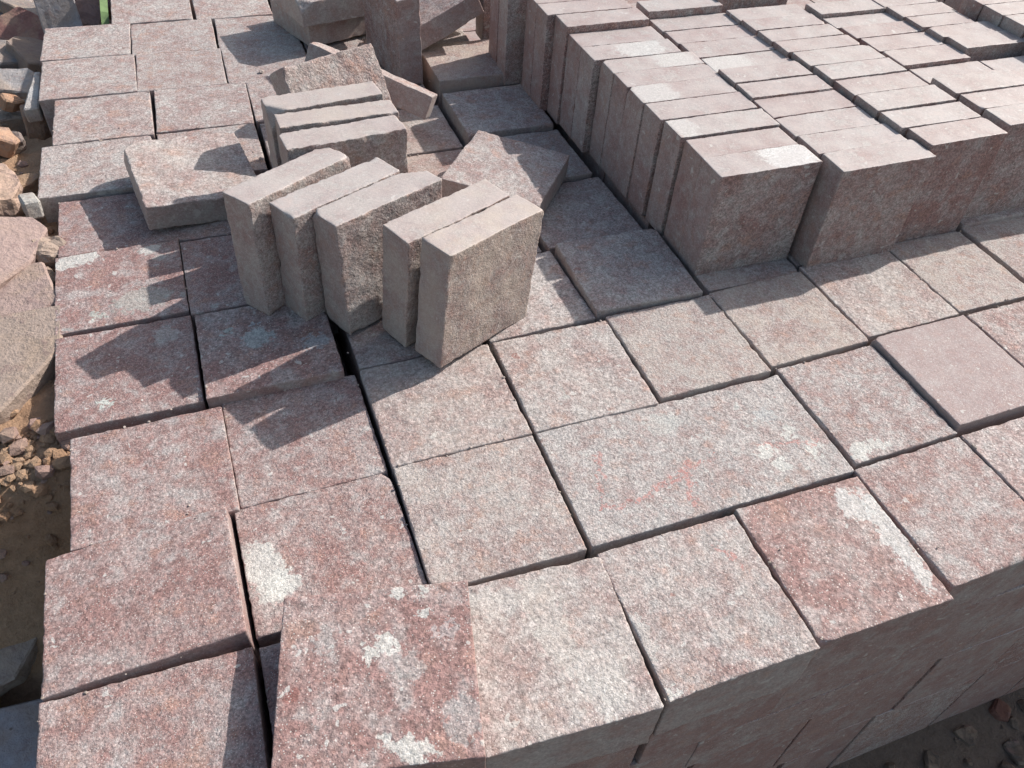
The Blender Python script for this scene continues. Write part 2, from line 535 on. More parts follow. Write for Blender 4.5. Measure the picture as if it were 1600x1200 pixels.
# ------------------------------------------------------------------ top course of the pile: slabs lying flat
# key, cx, cy, ztop, rx, ry, rz, w, d, (red, clast, dust, rough), label
T = 0.10
QZ = (0.52, 0.515, 0.485)
FLAT = [
 ('c1', -0.098, -0.106, .001, 0, 0, -3.6, .202, .198, (.28, .30, .14, 1.0), 'beige and orange mottled slab in the front row, right of the raised red slab'),
 ('d1', .106, -.108, 0, .1, -.1, -.1, .199, .198, (.34, .22, .08, 1.0), 'pale pink slab in the front row with a faint red stroke at its back edge'),
 ('e1', .308, -.105, 0, .1, 0, -.7, .196, .199, (.78, .06, .06, .9), 'red-brown slab in the front row with a long pale grey band along its right side'),
 ('f1', .510, -.0915, -.001, 0, 0, 1.5, .193, .197, (.52, .10, .0, .9), 'plain pinkish slab at the front edge, right of the grey-banded slab'),
 ('g1', .706, -.0885, 0, 0, 0, 1.0, .195, .199, (.5, .10, .0, .9), 'pink slab cut off by the right edge of the photo, in the front row'),
 ('d2', .2085, .101, 0, 0, 0, 0, .405, .198, (.10, .55, .0, 1.0), 'double-wide pale grey slab with red strokes drawn across it'),
 ('c2', -.102, .100, .001, 0, 0, -.6, .201, .197, (.24, .15, .20, 1.0), 'beige slab directly left of the double-wide slab with red strokes'),
 ('f2', .5095, .112, .0015, 0, 0, 1.0, .185, .199, (.40, .25, .0, 1.0), 'pink slab with two white clasts at its near left corner'),
 ('g2', .703, .1225, .010, 0, 0, 1.0, .192, .200, (.50, .08, .06, .28), 'smooth even mauve slab standing proud of its neighbours, near the right edge'),
 ('h2', .902, .125, .009, 0, 0, .9, .196, .20, (.45, .2, .12, 1.0), 'pinkish slab right of the smooth mauve slab, cut by the photo edge'),
 ('c3', -.102, .2968, .002, 0, 0, .3, .203, .1945, (.25, .15, .24, 1.0), 'beige slab half in the shadow at the foot of the nearest upright block'),
 ('d3', .104, .296, .003, 0, 0, -.7, .196, .193, (.22, .45, .12, 1.0), 'speckled grey-pink slab just right of the nearest upright block'),
 ('e3', .304, .302, .005, 0, 0, .7, .195, .193, (.28, .15, .26, 1.0), 'sandy pink slab with a stepped shadow on its far edge, before the tall stack'),
 ('f3', .502, .313, .005, 0, 0, 1.9, .191, .190, (.30, .05, .42, 1.0), 'tan slab in front of the near corner of the tall stack'),
 ('g3', .701, .328, .004, 0, 0, 1.1, .195, .195, (.28, .10, .22, .9), 'sand-tinted slab at the foot of the stack, second from the corner'),
 ('h3', .890, .335, .004, 0, 0, .5, .176, .195, (.25, .10, .35, .9), 'sandy slab at the stack foot, left of the dark open joint'),
 ('i3', 1.085, .345, .004, 0, 0, .5, .19, .195, (.3, .10, .25, .9), 'slab at the right photo edge beyond the dark open joint at the stack foot'),
 ('b0u', -.307, -.100, -.004, 0, 0, 0, .2, .196, (.7, .3, .0, 1.0), 'slab mostly hidden under the raised red clast-studded slab'),
 ('a0', -.523, -.098, .006, 0, 0, -1.5, .216, .196, (.74, .12, .0, .9), 'reddish slab at the bottom left corner of the photo'),
 ('a1', -.519, .097, .010, -3.2, -3.6, 1.0, .212, .186, (.76, .08, .0, .8), 'red-mauve slab tipped up at its near right corner, showing a lit side'),
 ('a2', -.504, .286, 0, 0, 0, .8, .198, .186, (.70, .15, .0, .9), 'red-mauve slab set back from the left edge, behind the tipped slab'),
 ('b1', -.308, .106, -.006, 0, 0, .8, .203, .185, (.70, .28, .0, 1.0), 'reddish slab with a large white quartz patch on its left edge'),
 ('b2', -.307, .2965, -.006, 0, 0, .8, .194, .1945, (.66, .22, .0, 1.0), 'red slab carrying the pointed shadow tip of the nearest upright block'),
 ('a3', -.527, .494, 0, 0, 0, .5, .196, .196, (.80, .40, .0, .9), 'red speckled slab at the left edge covered by a stepped shadow'),
 ('b3', -.325, .484, .011, 0, 0, .1, .196, .186, (.66, .60, .0, .9), 'shaded slab with a pale blue-grey oval clast before the row of upright blocks'),
 ('c4', -.106, .492, .0, 0, 0, .5, .196, .186, (.4, .2, .2, 1.0), 'slab under the nearest upright blocks of the row'),
 ('d4', .097, .498, -.001, 0, 0, 1.6, .186, .190, (.24, .3, .1, 1.0), 'slab behind the nearest upright block, mostly in its shade'),
 ('e4', .294, .501, .012, 0, 0, -1.2, .197, .193, (.22, .35, .0, 1.0), 'raised grey slab lying in the shade of the near stack corner'),
 ('f4', .503, .508, .0, 0, 0, .5, .19, .19, (.3, .1, .35, .9), 'slab under the near corner of the tall stack, only its front strip showing'),
 ('g4', .700, .528, .0, 0, 0, .5, .19, .19, (.3, .1, .3, .9), 'slab under the stack, next after the one below the corner'),
 ('h4', .890, .530, .0, 0, 0, .5, .176, .19, (.3, .1, .3, .9), 'slab below the third stack column, its shaded front strip showing'),
 ('i4', 1.085, .535, .012, 0, 0, .5, .19, .19, (.3, .1, .2, .9), 'shaded slab under the rightmost front stack block'),
 ('a4', -.530, .702, .001, .1, -.1, .7, .196, .200, (.82, .75, .0, .9), 'red slab full of pale clasts beside the rubble, near the left edge'),
 ('b4', -.332, .692, .002, 0, 0, .5, .196, .198, (.76, .55, .0, .9), 'red slab in shade left of the farthest of the five upright blocks'),
 ('c5', -.118, .690, 0, 0, 0, .4, .20, .19, (.5, .3, .2, 1.0), 'slab hidden under the middle of the heap of loose blocks'),
 ('d5', .082, .706, -.012, 0, 0, .6, .19, .19, (.3, .2, .3, 1.0), 'slab below the corner-turned loose slab'),
 ('e5', .287, .712, -.008, 0, 0, 2.2, .196, .194, (.26, .25, .1, 1.0), 'grey-brown shaded slab along the foot of the stack, behind the raised grey slab'),
 ('a4b', -.529, .892, -.002, 0, 0, .5, .197, .170, (.76, .15, .0, .9), 'dull red slab partly shaded by the tilted loose slab, left edge'),
 ('b4b', -.338, .892, -.002, 0, 0, .3, .19, .18, (.6, .2, .1, .9), 'slab under the tilted loose slab'),
 ('c5b', -.130, .888, -.002, 0, 0, .3, .2, .19, (.5, .2, .2, .9), 'slab under the pair of dusty edge-on blocks'),
 ('d6', .070, .905, -.016, 0, 0, .6, .19, .19, (.6, .2, .45, 1.0), 'orange-tinted slab with a sunlit patch between the loose heap and the stack'),
 ('e6', .276, .915, -.004, 0, 0, 1.0, .19, .185, (.3, .2, .1, 1.0), 'shaded slab by the stack foot behind the corner-turned loose slab'),
 ('a5', -.559, 1.079, .006, 0, 0, -.3, .202, .186, (.30, .15, .06, .9), 'pale pinkish slab at the left edge with a dark open front side'),
 ('b5', -.350, 1.089, 0, 0, 0, -.1, .195, .188, (.36, .12, .1, .8), 'pale slab carrying the blue-looking shadow, behind the tilted loose slab'),
 ('c5c', -.142, 1.086, -.002, 0, 0, 0, .2, .19, (.4, .1, .2, .8), 'slab under the rough leaning block'),
 ('d7', .060, 1.106, -.018, 0, 0, .3, .19, .19, (.45, .1, .35, .9), 'low slab beneath the far right end of the loose heap'),
 ('e7', .266, 1.113, .006, 0, 0, .5, .196, .192, (.28, .15, .04, .9), 'clean shaded slab with an exposed left side, at the stack foot'),
 ('a6', -.547, 1.286, -.001, 0, 0, -.3, .191, .192, (.42, .15, .05, .8), 'pink slab set in from the left edge, third row from the back'),
 ('b6', -.347, 1.286, -.001, 0, 0, -1.6, .195, .191, (.44, .12, .06, .8), 'rosy slab left of the rough leaning block, with a thin joint on its right'),
 ('c6', -.149, 1.279, 0, 0, 0, -.7, .195, .190, (.44, .12, .12, .8), 'slab just behind the rough leaning block'),
 ('d8', .050, 1.300, -.006, 0, 0, 0, .19, .19, (.4, .1, .15, .8), 'shaded slab under the dark upright block'),
 ('e8', .262, 1.325, .026, 0, 0, .4, .19, .19, (.35, .1, .6, .9), 'raised slab with a bright sand-coloured sunlit patch beside the stack'),
 ('a7', -.574, 1.482, 0, 0, 0, -.2, .197, .192, (.36, .1, .05, .8), 'large pale pink slab jutting out at the left edge'),
 ('b7', -.379, 1.476, -.001, 0, 0, -1.5, .190, .190, (.38, .1, .08, .8), 'pale slab second from the left, second row from the back'),
 ('c7', -.186, 1.464, -.001, 0, 0, -1.2, .191, .188, (.34, .1, .12, .8), 'pale slab with the corner of a blue-grey shadow and a white pebble'),
 ('d9', .012, 1.492, -.004, 0, 0, 0, .19, .18, (.4, .1, .15, .8), 'slab in shade below the two stacked loose slabs'),
 ('e9', .222, 1.530, .0, 0, 0, 0, .2, .19, (.4, .1, .2, .8), 'dark slab under the tipped dark block'),
 ('a8', -.577, 1.675, -.001, 0, 0, -1.7, .194, .182, (.34, .12, .04, .8), 'greyish slab at the far left corner of the pile'),
 ('b8', -.382, 1.660, -.001, 0, 0, -1.1, .192, .184, (.38, .1, .04, .8), 'pinkish slab second from the far left corner'),
 ('c8', -.184, 1.648, -.001, 0, 0, -2.0, .192, .186, (.36, .1, .06, .8), 'pale slab left of the two stacked loose slabs, top edge of the pile'),
 ('d10', .014, 1.690, -.001, 0, 0, 0, .19, .19, (.36, .1, .06, .8), 'slab beneath the two stacked loose slabs'),
 ('a9', -.423, 1.857, -.001, 0, 0, -.5, .192, .195, (.38, .12, .04, .8), 'pink slab at the top edge of the photo beside the green strap'),
 ('b9', -.225, 1.845, -.001, 0, 0, .3, .189, .195, (.38, .12, .04, .8), 'pale slab at the top photo edge, right of the slab by the green strap'),
]
PATCH = {
 'b1': ([(-.078, -.012, .026, .048, 12, QZ), (-.062, -.032, .020, .020, 0, QZ)], ()),
 'e1': ([(.084, -.002, .017, .082, -4, (.50, .50, .485)), (.062, .055, .020, .030, 10, (.50, .50, .485))], ()),
 'f2': ([(-.073, -.082, .020, .013, 10, QZ), (-.040, -.080, .022, .011, -12, QZ)], ()),
 'a4': ([(-.070, .086, .040, .018, 12, QZ), (.045, .080, .020, .010, 10, QZ), (-.035, -.070, .010, .009, 0, (.45, .52, .47)),
         (.030, -.050, .045, .028, 10, (.37, .39, .36))], ()),
 'b3': ([(-.012, .015, .024, .020, 0, (.42, .50, .50)), (-.055, .042, .010, .008, 0, (.40, .52, .50)), (-.015, .048, .010, .006, 0, (.40, .50, .54)),
         (.07, -.02, .02, .016, 20, (.40, .44, .46))], ()),
 'a3': ([(-.03, -.06, .012, .008, 0, (.5, .54, .5)), (.06, .06, .02, .02, 20, (.42, .42, .40))], ()),
 'd2': ([(.135, .03, .016, .012, 0, (.40, .42, .42)), (.10, -.03, .013, .012, 0, QZ), (.15, -.01, .017, .010, 20, QZ), (.17, -.045, .011, .017, -20, QZ),
         (.11, -.06, .012, .012, 0, QZ), (-.02, .06, .03, .02, 0, (.43, .44, .42))],
        [(-.134, .036, -.165, -.05, .008), (-.165, -.05, -.112, -.051, .006), (-.112, -.051, -.036, -.029, .007), (-.02, -.011, -.048, -.087, .008),
         (-.036, -.029, .03, -.012, .005), (.10, -.02, .19, -.04, .005)]),
 'd1': ([(-.093, -.088, .007, .007, 0, QZ), (-.10, -.02, .02, .03, 0, (.45, .45, .43))], [(.043, .07, .062, .048, .008), (.062, .048, .068, .02, .007)]),
 'c1': ([(.01, .03, .022, .07, 5, (.47, .45, .42)), (.045, -.05, .03, .04, 10, (.47, .46, .44)), (-.05, .07, .04, .02, 0, (.47, .46, .44))], ()),
}
for (k, cx, cy, zt, rx, ry, rz, w, d, tone, lab) in FLAT:
    mats = None
    if k in PATCH:
        mats = (stone_material('split_porphyry_' + k, False, *PATCH[k]), SAWN_SHADED, SAWN_LIT)
    near = cy < 0.75
    rough = tone[3]
    stone('stone_slab', (cx, cy, zt - T / 2), (rx, ry, rz), (w, d, T), tone, lab, 'stone slab',
          'slabs lying flat as the top course of the pile', mats,
          res=0.0052 if near else 0.0085, split=0.0017 * rough if rough > .5 else 0.0004, chip=0.0055, edge=.0012, corners=.008)

# raised red slab on top, near edge
m_b0 = (stone_material('split_porphyry_raised', False,
        [(.010, .028, .009, .015, 20, QZ), (-.008, .020, .006, .014, -20, QZ), (.028, -.080, .030, .011, -22, QZ),
         (.084, -.058, .020, .026, 0, (.34, .345, .34)), (.030, .004, .018, .015, 0, (.36, .35, .34)), (.022, .092, .009, .008, 0, QZ),
         (.05, .062, .010, .007, 40, (.48, .49, .47)), (.072, .036, .016, .008, 30, (.35, .34, .34)), (.052, .090, .006, .006, 0, QZ),
         (-.055, .045, .012, .018, 20, (.36, .35, .34))]), SAWN_SHADED, SAWN_LIT)
stone('stone_slab', (-.290, -.100, .0285), (-.4, -1.0, -12.6), (.203, .194, .057), (.80, .45, .0, 1.0),
      'raised red slab with white and grey clasts at the bottom photo edge', 'stone slab',
      'loose stones on top of the pile', m_b0, res=0.0048, split=.0013)

# ------------------------------------------------------------------ tall stack of stones set on edge
ORD = ['front', 'second', 'third', 'fourth', 'fifth', 'sixth', 'seventh', 'eighth', 'ninth', 'tenth', 'eleventh', 'twelfth',
       'thirteenth', 'fourteenth', 'fifteenth', 'sixteenth', 'seventeenth']
S1 = [(.4055, .598, .457, .518, .198), (.4055, .592, .5183, .577, .198), (.402, .598, .584, .644, .199), (.397, .594, .650, .712, .198),
      (.3945, .591, .714, .7775, .198), (.3945, .594, .7778, .8355, .198), (.3930, .590, .8358, .891, .198), (.3800, .572, .896, .9575, .1975),
      (.3790, .566, .9578, 1.021, .1975), (.3740, .560, 1.0225, 1.0825, .212), (.357, .552, 1.085, 1.1440, .2125), (.3565, .545, 1.1443, 1.200, .2125),
      (.322, .520, 1.222, 1.278, .210), (.325, .52, 1.290, 1.345, .208), (.350, .53, 1.462, 1.520, .21)]
S2 = [(.612, .802, .418, .475, .200), (.606, .792, .479, .536, .199), (.602, .784, .542, .600, .198), (.600, .780, .608, .668, .199),
      (.597, .774, .675, .732, .203), (.595, .770, .735, .790, .204), (.592, .772, .795, .855, .198), (.585, .774, .860, .924, .198),
      (.580, .772, .928, .985, .198), (.577, .764, .990, 1.048, .198), (.574, .755, 1.053, 1.11, .214)]
S3 = [(.806, .976, .440, .500, .208), (.794, .974, .503, .558, .208), (.790, .970, .566, .630, .210), (.788, .964, .632, .692, .208),
      (.782, .960, .694, .752, .210), (.776, .958, .755, .818, .209), (.768, .946, .820, .872, .209), (.766, .944, .874, .928, .208),
      (.763, .938, .931, .984, .208), (.760, .938, .987, 1.045, .206), (.752, .935, 1.07, 1.13, .222)]
S4 = [(.994, 1.175, .457, .518, .212), (.990, 1.172, .522, .577, .211), (.982, 1.166, .582, .640, .213), (.984, 1.160, .652, .712, .200),
      (.970, 1.140, .715, .780, .208), (.966, 1.134, .785, .846, .207), (.957, 1.129, .850, .904, .208), (.950, 1.122, .908, .957, .206),
      (.946, 1.120, .962, 1.02, .214)]
S5 = [(1.18, 1.36, .460, .520, .205), (1.178, 1.35, .524, .580, .205), (1.172, 1.345, .585, .645, .206), (1.166, 1.340, .650, .712, .199),
      (1.142, 1.310, .735, .792, .218), (1.133, 1.300, .795, .845, .217), (1.126, 1.270, .850, .903, .216), (1.120, 1.272, .907, .961, .216),
      (1.115, 1.265, .965, 1.02, .216)]
S6 = [(1.305, 1.49, .690, .748, .240), (1.302, 1.485, .752, .812, .240), (1.298, 1.48, .815, .870, .241), (1.295, 1.475, .873, .928, .241)]
rs = random.Random(5)
BLEACH = (.60, .595, .585)
TOPS = {  # bleached or pale places on the top ends of single blocks: (column, place) -> patches
 (0, 0): [(.050, 0, .050, .060, 0, BLEACH, .10, .022)],
 (0, 7): [(.020, 0, .055, .040, 0, (.50, .50, .485), .10, .02)],
 (0, 6): [(.045, 0, .045, .060, 0, (.50, .49, .47), .10, .02)],
 (1, 6): [(-.050, 0, .060, .050, 0, (.50, .49, .47), .10, .02)],
 (0, 4): [(-.060, 0, .045, .050, 0, (.49, .48, .465), .10, .02)],
 (0, 2): [(-.078, 0, .025, .050, 0, (.49, .48, .46), .10, .02)],
}
NAMES = ['left', 'second', 'third', 'fourth', 'fifth', 'far right']
for ci, S in enumerate((S1, S2, S3, S4, S5, S6)):
    for k, (x0, x1, y0, y1, zt) in enumerate(S):
        if ci and k + 1 < len(S) and S[k + 1][2] - y1 < .017:
            y1 = S[k + 1][2] - rs.choice((.0008, .0015, .0025, .004))
        red = rs.uniform(.38, .78)
        tone = (red, rs.uniform(.05, .3), rs.uniform(0, .08), .75)
        if ci == 0 and k == 0:
            lab = 'corner block of the tall stack with a bleached white end on its top'
            tone = (.5, .1, 0, .75)
        elif ci == 1 and k == 0:
            lab = 'block jutting forward in the stack front, second column, red chip at its top corner'
        else:
            lab = 'block on edge, %s from the front in the %s column of the tall stack' % (
                ORD[k] if k else 'first', NAMES[ci])
        mats = None
        if (ci, k) in TOPS:
            mats = (SPLIT, SAWN_SHADED, stone_material('sawn_porphyry_%d_%d' % (ci, k), True, TOPS[ci, k]))
        stone('stone_block', ((x0 + x1) / 2, (y0 + y1) / 2, zt / 2), (0, 0, rs.uniform(-.4, .4) if ci else 0),
              (x1 - x0, y1 - y0, zt), tone, lab, 'stone block', 'blocks set on edge in the tall stack', mats,
              res=0.008 if (k > 4 or ci > 2) else 0.0065, split=.0010, chip=.0019, edge=.0009, corners=.006)

# ------------------------------------------------------------------ loose stones heaped on the pile
LOOSE = 'loose stones on top of the pile'


def loose(c, rot, dims, tone, lab, **kw):
    kw.setdefault('res', .0055)
    kw.setdefault('split', .0024)
    kw.setdefault('chip', .006)
    kw.setdefault('edge', .0016)
    kw.setdefault('corners', .018)
    return stone('stone_block', c, rot, dims, tone, lab, 'stone block', LOOSE, **kw)


loose((-.244, .628, .1035), (-2.8, 3.1, 34.2), (.203, .057, .196), (.36, .05, .14, .8), 'upright block with a chipped dusty top edge, farthest left of the five in a row', chip=.012)
loose((-.181, .585, .1005), (-.3, 1.2, 26.8), (.201, .056, .196), (.30, .05, .10, .9), 'upright block second from the left of the five in a row', chip=.009)
loose((-.125, .542, .1015), (-2.8, 1.0, 25.6), (.200, .058, .196), (.34, .05, .16, .8), 'middle upright block of the five in a row with a bright scuffed face', chip=.010)
loose((-.044, .482, .1035), (3.1, 1.9, 25.6), (.200, .055, .198), (.34, .05, .40, .9), 'upright block with a sandy yellow top, second nearest of the five in a row')
loose((-.009, .423, .1060), (.8, 5.0, 28.0), (.197, .055, .201), (.32, .05, .55, .9), 'nearest upright block, its rough tan broad face in grazing sun', chip=.007)
loose((-.388, .938, .034), (4.7, 6.3, 8.5), (.204, .204, .048), (.30, .05, .22, .8), 'pale loose slab lying tilted left of the five upright blocks')
loose((.177, .808, .026), (-.1, 2.5, -39.3), (.195, .198, .048), (.34, .25, .10, .8), 'loose slab turned corner-on with a shadow across its right corner')
loose((-.139, .735, .1015), (-.7, .3, 5.4), (.199, .055, .200), (.46, .05, .20, 1.0), 'edge-on block with a wavy broken top, behind the five upright blocks', split=.005, chip=.010)
loose((-.136, .799, .1000), (-2.2, .4, 2.4), (.199, .054, .200), (.36, .05, .42, 1.0), 'sand-dusted edge-on block just in front of the rough leaning block', split=.004, chip=.009)
loose((-.147, .868, .1000), (-.8, .1, 6.0), (.2, .055, .198), (.34, .05, .30, .8), 'edge-on block whose left end peeps out below the rough leaning block')
loose((-.099, .990, .103), (57.8, .9, 22.7), (.199, .2, .057), (.34, .12, .14, 1.9), 'rough split block leaning back in the middle of the heap', split=.0042, chip=.010)
loose((-.007, 1.135, .089), (-20.4, 15.3, -34.0), (.27, .054, .049), (.46, .08, .15, .8), 'narrow bar of stone sloping down to the right behind the rough leaning block')
loose((.097, 1.372, .100), (2.2, -1.9, 9.4), (.056, .2, .197), (.66, .15, .05, .8), 'tall dark block standing on end at the top of the photo')
loose((-.010, 1.637, .030), (-1.2, -.6, 18.7), (.2, .196, .056), (.36, .05, .25, .8), 'lower of two slabs stacked crosswise at the top of the photo')
loose((-.013, 1.600, .090), (-2.0, -.4, 13.0), (.2, .193, .056), (.38, .05, .22, .8), 'upper of two slabs stacked crosswise at the top of the photo')
loose((.226, 1.47, .085), (-4, -24, 4), (.185, .185, .052), (.55, .1, .05, .8), 'dark block tipped up on its edge between the standing block and the stack')
loose((.300, 1.60, .105), (8, -14, 20), (.19, .19, .055), (.36, .1, .2, .8), 'sunlit slab leaning at the top edge beside the stack')

# ------------------------------------------------------------------ lower courses: stones seen in the shaded front face
COURSES = [
 (-.1015, -.2005, [(-.205, -.006), (.006, .2045), (.2055, .4045), (.4055, .604), (.605, .806), (.807, 1.005), (1.006, 1.2)]),
 (-.2015, -.301, [(-.10, .098), (.099, .300), (.301, .4045), (.4055, .602), (.603, .802), (.803, 1.0), (1.001, 1.2)]),
 (-.302, -.501, [(.115, .306), (.312, .4045), (.4055, .560), (.568, .762), (.763, .962), (.963, 1.16)]),
 (-.502, -.775, [(.335, .4045), (.4055, .524), (.532, .768), (.776, .970), (.971, 1.17)]),
]
CN = ['second', 'third', 'fourth', 'bottom']
for ci, (z1, z0, row) in enumerate(COURSES):
    for k, (x0, x1) in enumerate(row):
        dy = rs.uniform(.0, .0012) + (.014 if x0 > .40 else 0)
        stone('stone_block', ((x0 + x1) / 2, -.106 + dy, (z0 + z1) / 2), (0, 0, 0),
              (x1 - x0, .196, z1 - z0), (rs.uniform(.6, .9), .15, .04, .8),
              'stone in the %s course of the shaded front face, %s from the left' % (CN[ci], ORD[k] if k else 'first'),
              'stone block', 'stones of the shaded front face', res=.012, split=.0004, chip=.0019, corners=0)

# the stones of the pile's inside and unseen sides
def remainder():
    v, f = [], []

    def bxs(x0, x1, y0, y1, z0, z1):
        b = len(v)
        v.extend([(x0, y0, z0), (x1, y0, z0), (x1, y1, z0), (x0, y1, z0), (x0, y0, z1), (x1, y0, z1), (x1, y1, z1), (x0, y1, z1)])
        f.extend([[b + q for q in s] for s in ((0, 3, 2, 1), (4, 5, 6, 7), (0, 1, 5, 4), (1, 2, 6, 5), (2, 3, 7, 6), (3, 0, 4, 7))])
    lim = [-.21, -.11, .11, .33]
    for ci, (z1, z0, row) in enumerate(COURSES):
        z1 -= .012 if ci == 0 else 0
        y = -.204
        while y < 2.9:
            x = -.605 if y < 1.75 else -.51
            while x < 2.9:
                if not (y < -.1 and x + .2 > lim[ci] - .001):
                    bxs(x + .003, x + .197, y + .003, y + .197, z0, z1)
                elif x < lim[ci] - .05:
                    bxs(x + .003, lim[ci] - .003, y + .003, y + .197, z0, z1)
                x += .2
            y += .2
    y = .63
    while y < 1.5:
        x = .402
        while x < 2.9:
            bxs(x + .003, x + .197, y + .003, y + .197, -.1, -.004)
            x += .2
        y += .2
    for (x0, x1, y0) in ((.81, 1.0, -.19), (1.01, 1.2, -.19), (1.01, 1.2, .03), (-.12, .08, 1.79), (.09, .29, 1.64), (.09, .29, 1.84), *((-.51 + .2 * q, -.32 + .2 * q, 1.97 + .2 * w) for q in range(9) for w in range(5))):
        bxs(x0, x1, y0, y0 + .19, -.1, 0)
    x = 1.21
    while x < 2.9:
        for y0 in (-.19, .01, .21, .41):
            bxs(x, x + .19, y0, y0 + .19, -.1, 0)
        if x > 1.4:
            for k in range(14):
                bxs(x, x + .185, .46 + .062 * k, .518 + .062 * k, -.004, .2)
        x += .2
    x = 1.205
    while x < 2.9:
        for (z1, z0, row) in COURSES:
            bxs(x, x + .197, -.19, .0, z0, z1)
        x += .2
    me = bpy.data.meshes.new('inner_stones')
    me.from_pydata(v, [], f)
    me.materials.append(SAWN_SHADED)
    o = bpy.data.objects.new('inner_stones', me)
    o.color = (.6, .1, .1, .8)
    col.objects.link(o)
    tag(o, 'stones packed inside the pile below the top course', 'stones', kind='stuff')


remainder()


# ------------------------------------------------------------------ rubble on the left bank
def poly_slab(name, pts, thick, c, rot, color, lab, seed, rough=.004, cat='rubble'):
    """broken slab: irregular outline (metres, local), real thickness, uneven faces"""
    import bmesh
    bm = bmesh.new()
    top = [bm.verts.new((x, y, thick / 2)) for x, y in pts]
    bm.faces.new(top)
    ext = bmesh.ops.extrude_face_region(bm, geom=bm.faces[:])
    for e in ext['geom']:
        if isinstance(e, bmesh.types.BMVert):
            e.co.z = -thick / 2
            e.co.x *= .96
            e.co.y *= .96
    bmesh.ops.recalc_face_normals(bm, faces=bm.faces[:])
    bmesh.ops.bevel(bm, geom=bm.edges[:], offset=min(.0035, thick * .12), segments=1, affect='EDGES')
    bmesh.ops.triangulate(bm, faces=[f for f in bm.faces if len(f.verts) > 4])
    for _ in range(3):
        bmesh.ops.subdivide_edges(bm, edges=[e for e in bm.edges if e.calc_length() > .016], cuts=1, use_grid_fill=True)
        bmesh.ops.triangulate(bm, faces=[f for f in bm.faces if len(f.verts) > 4])
    bm.normal_update()
    P = np.array([v.co[:] for v in bm.verts])
    N = np.array([v.normal[:] for v in bm.verts])
    dsp = 1.5 * rough * (fbm(P * 16 + seed * 3.1, 2) + .6 * fbm(P * 60 + seed, 3, .6))
    P = P + N * dsp[:, None]
    for v, q in zip(bm.verts, P):
        v.co = q
    me = bpy.data.meshes.new(name)
    bm.to_mesh(me)
    bm.free()
    me.materials.append(RUBBLE)
    o = bpy.data.objects.new(name, me)
    o.location = c
    o.rotation_euler = [R(a) for a in rot]
    o.color = (*color, 1)
    col.objects.link(o)
    return tag(o, lab, cat, 'broken stone on the bank left of the pile')


def shard(w, d, seed, n=7):
    r = random.Random(seed)
    out = []
    for k in range(n):
        a = 2 * math.pi * (k + r.uniform(-.3, .3)) / n
        s = r.uniform(.82, 1.08)
        out.append((w / 2 * s * math.copysign(abs(math.cos(a)) ** .7, math.cos(a)), d / 2 * s * math.copysign(abs(math.sin(a)) ** .7, math.sin(a))))
    return out


TANC, PINKC, GREYC, BROWNC, ORC = (.35, .275, .235), (.37, .275, .25), (.33, .315, .31), (.25, .17, .145), (.38, .215, .14)
CAMP = Vector((-0.33081948, -0.48008153, 0.87))


def at(u, v, z):
    """point of the bank at height z, from where it shows in the photograph (1600 px wide)"""
    d = right * ((u - 800) / 1266.2) + down * ((v - 600) / 1266.2) + fwd
    return CAMP + d * ((z - CAMP.z) / d.z)


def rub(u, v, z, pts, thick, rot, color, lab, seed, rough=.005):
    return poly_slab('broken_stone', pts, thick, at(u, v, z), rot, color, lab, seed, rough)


poly_slab('broken_stone', [(.11, .13), (.11, .03), (.03, -.075), (-.10, -.14), (-.16, -.02), (-.13, .10), (0, .135)], .045,
          (-.725, .545, -.030), (2, -3, 0), TANC, 'big flat tan slab on the bank with a clean sawn front edge, against the pile', 2, .0009)
poly_slab('broken_stone', [(.10, .07), (.11, -.04), (.02, -.07), (-.12, -.06), (-.13, .06), (-.02, .09)], .04,
          (-.735, .715, -.028), (3, -4, 8), PINKC, 'dusty pinkish slab on the bank behind the big flat tan slab', 3, .0012)
rub(30, 405, -.012, [(-.050, .085), (.020, .085), (.045, .055), (.020, -.035), (-.045, -.115), (-.115, -.06), (-.10, .05)], .05, (6, 12, 0),
    PINKC, 'broken angular slab with a smooth slanting side, mid bank', 5, .0015)
rub(78, 398, -.02, shard(.050, .060, 8, 8), .05, (10, 5, 20), TANC, 'rounded tan lump wedged between the broken slab and the pile', 8, .010)
rub(74, 448, -.034, shard(.060, .05, 9, 7), .04, (4, 8, 50), (.47, .38, .29), 'small pale sandy lump beside the pile below the angular slab', 9, .008)
rub(48, 322, -.004, [(-.014, -.032), (.014, -.032), (.015, .032), (-.013, .034)], .034, (-14, 5, 16), (.42, .40, .375),
    'little white-grey brick-shaped stone at the pile edge', 10, .0012)
rub(38, 288, -.03, shard(.10, .045, 11, 6), .03, (12, -8, 18), (.30, .20, .13), 'brown wedge of stone behind the little white brick-shaped stone', 11, .006)
rub(-8, 300, -.02, shard(.10, .16, 12, 7), .05, (0, 8, 10), (.46, .33, .27), 'dusty slab cut by the left photo edge beside the sandy hollow', 12, .006)
rub(56, 190, -.07, shard(.07, .07, 13, 6), .06, (6, 12, -10), BROWNC, 'small brown block tucked under the jutting pale slab', 13, .004)
poly_slab('broken_stone', [(-.020, -.075), (.012, -.075), (.012, .10), (-.004, .105)], .035, (-.690, 1.465, -.034), (0, 0, 0), (.44, .42, .415),
          'pale grey strip of stone close against the side of the jutting slab', 14, .0015)
rub(18, 183, -.12, shard(.13, .10, 15, 6), .05, (6, 8, 12), (.22, .215, .21), 'dark grey slab low on the left edge, above the sunlit sand', 15, .004)
rub(20, 162, -.075, shard(.055, .045, 16, 5), .03, (15, 25, 30), ORC, 'small orange brick-like piece at the left edge', 16, .004)
